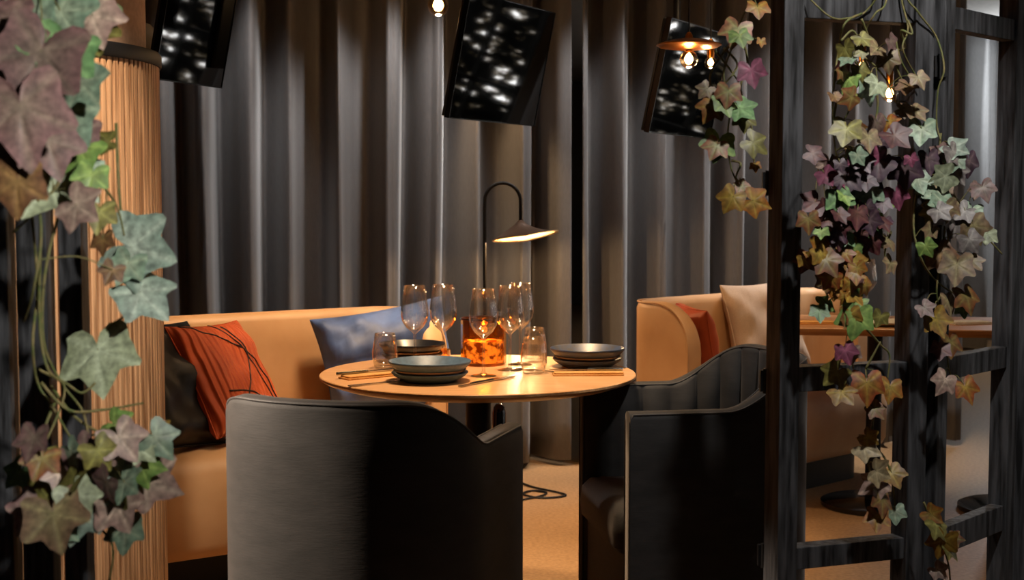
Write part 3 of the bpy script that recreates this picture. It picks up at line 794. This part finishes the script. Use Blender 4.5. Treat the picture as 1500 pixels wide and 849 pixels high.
# left, high and very near
ivy('hanging_ivy', 'blurred mauve and green ivy hanging at the top of the screen by the column', lambda x: 2.02+.0012*max(0, x-60),
    [(60, 75, 150, 'mauve', 20), (15, 40, 130, 'mauve', 60), (88, 15, 110, 'sage', -30), (92, 70, 110, 'green', 15), (30, 155, 150, 'mauve', -10), (92, 165, 110, 'sage', 25),
     (20, 225, 120, 'rust', 30), (135, 22, 90, 'pink', -20), (150, 14, 60, 'green', 40), (138, 42, 75, 'olive', -15), (118, 120, 85, 'sage', -40), (118, 215, 80, 'lime', 35), (112, 190, 80, 'mauve', 10),
     (70, 272, 105, 'pale', 20), (158, 208, 42, 'olive', 80), (96, 250, 95, 'sage', -50), (135, 255, 55, 'lime', 10), (145, 310, 55, 'olive', 0), (55, 120, 90, 'mauve', 90), (10, 110, 100, 'mauve', -40), (25, 265, 90, 'brown', 0), (112, 300, 75, 'pink', -55), (150, 350, 40, 'brown', 0),
     (5, 200, 90, 'mauve', 10), (70, 205, 100, 'mauve', -20), (45, 5, 90, 'sage', 10), (165, 395, 40, 'brown', 20)],
    [[(60, -60), (70, 40), (90, 150), (110, 230), (140, 260), (170, 300), (182, 345)], [(110, -60), (130, 60), (120, 150), (95, 250), (60, 300), (20, 340)], [(20, -60), (30, 80), (40, 190), (60, 330), (50, 420), (35, 470)]], 21, jit=.12)
ivy('hanging_ivy', 'strand of large pale green ivy leaves in front of the oak battens', lambda x: 2.25,
    [(192, 362, 118, 'teal', -72), (188, 385, 60, 'sage', 20), (205, 428, 92, 'teal', -50), (143, 512, 118, 'pale', -12)],
    [[(170, 180), (176, 300), (190, 365), (200, 420), (190, 455), (160, 480), (146, 512)]], 22, jit=.03)
ivy('hanging_ivy', 'tangled bare ivy vines with a lower bunch of pink and green leaves by the column', lambda x: 2.15+.0004*(x-100),
    [(175, 640, 72, 'pink', -40), (168, 622, 56, 'lime', -60), (226, 640, 66, 'sage', -40), (208, 682, 62, 'lime', -80), (213, 705, 96, 'pink', -70), (140, 690, 66, 'teal', 10), (85, 700, 112, 'olive', 30), (172, 738, 84, 'pink', -30), (184, 772, 66, 'sage', 0),
     (78, 752, 104, 'tan', -20), (124, 748, 84, 'teal', 20), (50, 640, 60, 'mauve', 10), (28, 690, 50, 'green', 40), (50, 745, 70, 'mauve', 30), (118, 662, 66, 'mauve', -40), (196, 655, 56, 'pink', 0), (238, 628, 30, 'ochre', -80), (62, 670, 60, 'rust', 10), (150, 720, 60, 'brown', -20), (205, 655, 50, 'pale', -50), (150, 660, 50, 'pink', 20), (110, 725, 70, 'pale', -30), (95, 775, 46, 'sage', 10)],
    [[(35, 200), (48, 330), (55, 420), (48, 500), (55, 560), (80, 600), (110, 650), (150, 690)], [(60, 330), (58, 470), (70, 540), (95, 570), (70, 640), (40, 680)], [(90, 300), (66, 400), (64, 500), (90, 560), (120, 600), (130, 640)],
     [(55, 540), (95, 560), (120, 575), (140, 560)], [(75, 565), (110, 610), (160, 640), (215, 655), (255, 630)], [(80, 590), (60, 640), (40, 700), (30, 760)], [(120, 690), (140, 760), (165, 800), (160, 850)], [(60, 560), (100, 600), (150, 600), (210, 590)], [(250, 640), (245, 665), (238, 690)]], 23, jit=.10,
    fill=[(120, 700, 70, 45, 8, 45, 70, 'pink sage mauve olive')])
# right: beside the post
ivy('hanging_ivy', 'small ivy trail hanging left of the black post beside the brass pendant', lambda x: 2.93,
    [(1080, 42, 50, 'salmon', 20), (1083, 52, 36, 'lime', -10), (1100, 102, 44, 'magenta', -10), (1067, 133, 42, 'salmon', 10), (1044, 155, 44, 'orange', 30), (1060, 150, 40, 'lime', -20), (1084, 158, 46, 'green', -40), (1090, 172, 36, 'olive', 0),
     (1053, 207, 54, 'lime', 15), (1050, 213, 40, 'salmon', 25), (1103, 208, 44, 'olive', -60), (1074, 288, 44, 'ochre', 30), (1103, 294, 46, 'orange', -70), (1086, 272, 26, 'salmon', -30), (1110, 10, 36, 'orange', 0), (1106, 242, 18, 'orange', 0), (1036, 130, 30, 'tan', 40), (1115, 60, 16, 'orange', 0)],
    [[(1112, -30), (1090, 20), (1072, 70), (1060, 110), (1070, 150), (1066, 200), (1072, 250), (1090, 280)], [(1075, 60), (1050, 90), (1040, 120), (1055, 160)], [(1085, 50), (1095, 90), (1085, 130), (1100, 180), (1105, 240)], [(1060, 70), (1080, 95), (1060, 125)], [(1048, 75), (1068, 100), (1082, 120)],
     [(1072, 235), (1085, 240), (1078, 260), (1090, 270)]], 24, jit=.05)
YA = lambda x: 2.955+.00062*(x-1145)
ivy('hanging_ivy', 'large purple, green and orange ivy garland looping down the middle of the right screen', YA,
    [(1238, 70, 36, 'olive'), (1262, 56, 36, 'olive'), (1285, 70, 40, 'tan'), (1305, 60, 30, 'mauve'), (1300, 85, 42, 'tan'), (1244, 115, 42, 'lime'), (1235, 95, 30, 'maroon'), (1272, 128, 50, 'sage'), (1286, 122, 44, 'pale'), (1248, 142, 40, 'rust'), (1302, 178, 36, 'redorange'),
     (1330, 125, 40, 'brown'), (1345, 113, 36, 'tan'), (1322, 160, 36, 'tan'), (1340, 162, 42, 'tan'), (1240, 188, 56, 'olive', 15), (1272, 200, 46, 'tan'), (1310, 198, 54, 'maroon', -40), (1350, 188, 52, 'sage', 10), (1285, 180, 46, 'mauve'), (1190, 224, 40, 'maroon', -70), (1214, 238, 40, 'pink', 10), (1252, 226, 46, 'salmon'),
     (1288, 236, 64, 'purple'), (1326, 246, 60, 'purple'), (1240, 260, 56, 'purple'), (1194, 296, 50, 'maroon'), (1229, 290, 52, 'green', -10), (1274, 276, 58, 'sage', 5), (1296, 292, 36, 'lime'), (1312, 284, 46, 'magenta'), (1250, 284, 56, 'purple'), (1256, 312, 48, 'maroon'), (1184, 320, 42, 'rust'), (1214, 322, 46, 'maroon'),
     (1266, 330, 42, 'lime', -60), (1235, 345, 46, 'green'), (1275, 352, 46, 'maroon'), (1250, 362, 36, 'lime'), (1200, 350, 46, 'orange'), (1180, 380, 42, 'maroon'), (1210, 380, 54, 'rust'), (1240, 372, 46, 'redorange'), (1300, 350, 42, 'tan'), (1305, 385, 36, 'tan'),
     (1224, 410, 62, 'orange'), (1246, 426, 56, 'ochre'), (1200, 455, 36, 'green'), (1255, 462, 66, 'lime', 10), (1290, 463, 32, 'olive'), (1238, 512, 42, 'magenta'), (1226, 544, 50, 'olive'), (1232, 574, 50, 'ochre'), (1270, 560, 62, 'redorange', 0), (1304, 566, 48, 'orange', 10), (1281, 598, 36, 'rust'), (1248, 515, 34, 'pink')],
    [[(1290, -30), (1270, 15), (1240, 27), (1215, 24), (1183, -5)], [(1262, 20), (1237, 35), (1228, 75), (1222, 120), (1220, 180), (1226, 235)], [(1300, -10), (1282, 20), (1268, 45), (1262, 90), (1270, 140)], [(1325, -20), (1345, 18), (1372, 55), (1383, 100), (1374, 132), (1372, 180), (1378, 205)],
     [(1318, -20), (1330, 40), (1322, 70), (1338, 105), (1350, 120)], [(1312, 60), (1320, 90), (1335, 115)], [(1255, 60), (1285, 140), (1280, 200), (1290, 260), (1270, 330), (1240, 400), (1245, 470), (1250, 540)], [(1225, 150), (1222, 175), (1232, 180), (1245, 160)], [(1232, 60), (1248, 45), (1258, 62), (1250, 85), (1262, 100)], [(1330, 30), (1336, 50), (1320, 45), (1326, 70), (1310, 78), (1318, 110), (1330, 130)], [(1262, 28), (1272, 60), (1258, 75), (1280, 95), (1300, 120), (1312, 150)], [(1200, 255), (1225, 275), (1240, 262), (1262, 290)], [(1305, 340), (1296, 370), (1302, 400)], [(1268, 480), (1290, 505), (1303, 520), (1300, 555)], [(1268, 540), (1290, 500)]], 25, jit=.09, k_size=.98,
    fill=[(1265, 240, 72, 35, 20, 24, 44, 'purple purple sage mauve magenta'), (1240, 310, 62, 40, 24, 24, 44, 'purple maroon green lime magenta'), (1225, 380, 50, 45, 20, 24, 44, 'orange rust redorange ochre maroon'), (1252, 130, 30, 60, 9, 20, 36, 'olive tan brown rust sage'), (1240, 445, 38, 40, 11, 24, 42, 'orange ochre lime rust')])
ivy('hanging_ivy', 'short trail of cream and ochre ivy leaves hanging low between the posts', YA,
    [(1271, 640, 32, 'ochre'), (1266, 655, 42, 'cream', -60), (1284, 690, 44, 'cream'), (1306, 692, 42, 'ochre', -20), (1284, 708, 46, 'pink', 60), (1292, 730, 46, 'rust'), (1285, 756, 40, 'orange', 10), (1311, 748, 34, 'sage', 0)],
    [[(1281, 600), (1276, 640), (1272, 680), (1285, 730), (1288, 760)], [(1272, 650), (1292, 665), (1304, 690), (1312, 740)]], 26, jit=.05)
YB = lambda x: 3.06+.0013*max(0, x-1345)
ivy('hanging_ivy', 'greyish green and brown ivy garland on the receding leaf of the right screen', YB,
    [(1344, 262, 46, 'sage'), (1372, 280, 54, 'sage', 0), (1386, 258, 48, 'pale'), (1432, 276, 32, 'pink'), (1370, 310, 48, 'olive'), (1392, 302, 38, 'tan'), (1402, 324, 52, 'grey'), (1426, 330, 52, 'tan'), (1446, 342, 38, 'pale', 20), (1420, 350, 42, 'grey'), (1356, 360, 34, 'lime'), (1376, 372, 58, 'brown', -20), (1402, 386, 60, 'tan', 10),
     (1364, 336, 30, 'tan'), (1415, 432, 52, 'rust'), (1390, 440, 42, 'tan'), (1411, 450, 30, 'green'), (1370, 466, 54, 'ochre', -20), (1354, 450, 34, 'mauve'), (1392, 500, 46, 'rust'), (1385, 556, 46, 'pink', 30), (1414, 566, 48, 'redorange', -20), (1396, 216, 46, 'teal'), (1420, 236, 46, 'purple'), (1380, 224, 40, 'mauve'), (1400, 250, 44, 'grey'), (1360, 232, 44, 'purple'), (1425, 382, 36, 'tan'), (1378, 510, 36, 'maroon')],
    [[(1378, 195), (1375, 260), (1385, 310), (1380, 370), (1372, 430), (1385, 490), (1390, 540), (1400, 565)], [(1372, 240), (1400, 290), (1430, 330), (1448, 350), (1468, 372)], [(1345, 270), (1338, 330), (1350, 380), (1370, 410), (1398, 430)], [(1350, 300), (1385, 330), (1388, 370)]], 27, jit=.08, k_size=1.0,
    fill=[(1395, 270, 45, 50, 14, 34, 48, 'grey sage mauve purple tan')])
ivy('hanging_ivy', 'small yellowish ivy sprig near the floor beside the middle post', lambda x: 3.04,
    [(1363, 752, 34, 'orange', -50), (1372, 768, 46, 'olive'), (1382, 790, 48, 'ochre'), (1391, 802, 36, 'olive'), (1373, 834, 30, 'pink'), (1398, 788, 26, 'salmon', -80)],
    [[(1353, 735), (1366, 765), (1380, 795), (1390, 830), (1392, 860)], [(1380, 795), (1396, 790), (1402, 784)]], 28, jit=.04)

# ------------------------------------------------------------------ lights
def spot(name, loc, target, energy, col, size=70, blend=.7, soft=.05):
    L = bpy.data.lights.new(name, 'SPOT'); L.energy = energy; L.color = col; L.spot_size = R(size); L.spot_blend = blend; L.shadow_soft_size = soft
    o = link(bpy.data.objects.new(name, L)); o.location = loc; o.rotation_euler = (V(target)-V(loc)).to_track_quat('-Z', 'Y').to_euler(); return o
def area(name, loc, target, sx, sy, energy, col):
    L = bpy.data.lights.new(name, 'AREA'); L.shape = 'RECTANGLE'; L.size = sx; L.size_y = sy; L.energy = energy; L.color = col
    o = link(bpy.data.objects.new(name, L)); o.location = loc; o.rotation_euler = (V(target)-V(loc)).to_track_quat('-Z', 'Y').to_euler(); return o
WARM = (1, .66, .36); NEU = (1, .95, .9); COOL = (.93, .97, 1)
spot('downlight_table', (-.05, 3.75, 2.55), (-.1, 3.88, .75), 230, (1, .70, .42), 52, .7, .12)
spot('downlight_sofa', (-.1, 4.35, 2.55), (-.85, 5.0, .72), 330, (1, .70, .42), 42, .7, .2)
spot('downlight_sofa_left', (-.75, 3.7, 2.55), (-1.05, 4.3, .5), 9, WARM, 55)
spot('downlight_right_sofa', (.75, 4.75, 2.55), (.75, 5.45, .7), 60, WARM, 48)
spot('downlight_screen_table', (1.5, 5.1, 2.55), (1.5, 5.5, .7), 20, WARM, 55)
spot('downlight_floor', (.15, 4.3, 2.55), (.12, 4.8, 0), 270, WARM, 50)
spot('downlight_column', (-.75, 2.45, 2.55), (-1.1, 3.1, 1.15), 190, (1, .82, .64), 40)
for x, tx, e in ((-.9, -1.5, 30), (-.15, -.75, 45), (.75, .25, 40), (1.35, .9, 40), (1.95, 1.5, 75)):
    spot('curtain_wash', (x, 5.72+.27*x, 2.55), (tx, 6.2+.27*tx, .9), e*2.2, (1, .97, .95), 62)
spot('curtain_spot', (-.28, 5.75, 2.5), (0, 6.2, 1.3), 110, WARM, 30)
L = bpy.data.lights.new('far_room_fill', 'POINT'); L.energy = 55; L.color = COOL; L.shadow_soft_size = .15  # added point light, source unseen, brightens the far ceiling and curtain
lo = link(bpy.data.objects.new('far_room_fill', L)); lo.location = (4.15, 10.3, 2.15)
spot('chair_fill', (.1, 3.6, 2.55), (.75, 3.8, .75), 40, NEU, 36)  # added spot without a fixture, brightens the second chair's inner back
spot('post_fill', (1.0, 2.15, 2.55), (.85, 3.0, 1.5), 90, NEU, 46)  # added fill spot for the right screen's post front and ivy
spot('ivy_fill', (.65, .5, 1.95), (-.90, 2.15, 1.22), 190, (1, .95, .88), 36, .8)  # added low frontal fill for the left ivy leaves, no fixture
spot('chair_side_fill', (-2.4, 2.80, 2.0), (-.62, 3.0, .55), 900, (1, .80, .62), 26)  # added side light for the near chair's left flank, source unseen
LP = V((LX, LY, 0))+hp
L = bpy.data.lights.new('lamp_light', 'POINT'); L.energy = 15; L.color = (1, .62, .3); L.shadow_soft_size = .02
lo = link(bpy.data.objects.new('lamp_light', L)); lo.location = LP-V((0, 0, .024))

w = bpy.data.worlds.new('World'); bpy.context.scene.world = w; w.use_nodes = True
w.node_tree.nodes['Background'].inputs[0].default_value = (.8, .85, 1, 1); w.node_tree.nodes['Background'].inputs[1].default_value = .02

# ------------------------------------------------------------------ camera and view
cd = bpy.data.cameras.new('camera'); cam = link(bpy.data.objects.new('camera', cd)); cam.location = CAM; cam.rotation_euler = (PI/2-PITCH, 0, 0)
cd.sensor_width = 36; cd.lens = F/1500*36; cd.clip_start = .05
cd.dof.use_dof = True; cd.dof.focus_distance = 3.85; cd.dof.aperture_fstop = 4.8
sc = bpy.context.scene; sc.camera = cam
sc.view_settings.view_transform = 'Standard'; sc.view_settings.look = 'None'; sc.view_settings.exposure = 0; sc.view_settings.gamma = 1; sc.view_settings.use_curve_mapping = False
sc.cycles.max_bounces = 10; sc.cycles.transparent_max_bounces = 24; sc.cycles.sample_clamp_indirect = 4; sc.cycles.caustics_reflective = False; sc.cycles.caustics_refractive = False
sc.cycles.use_denoising = True
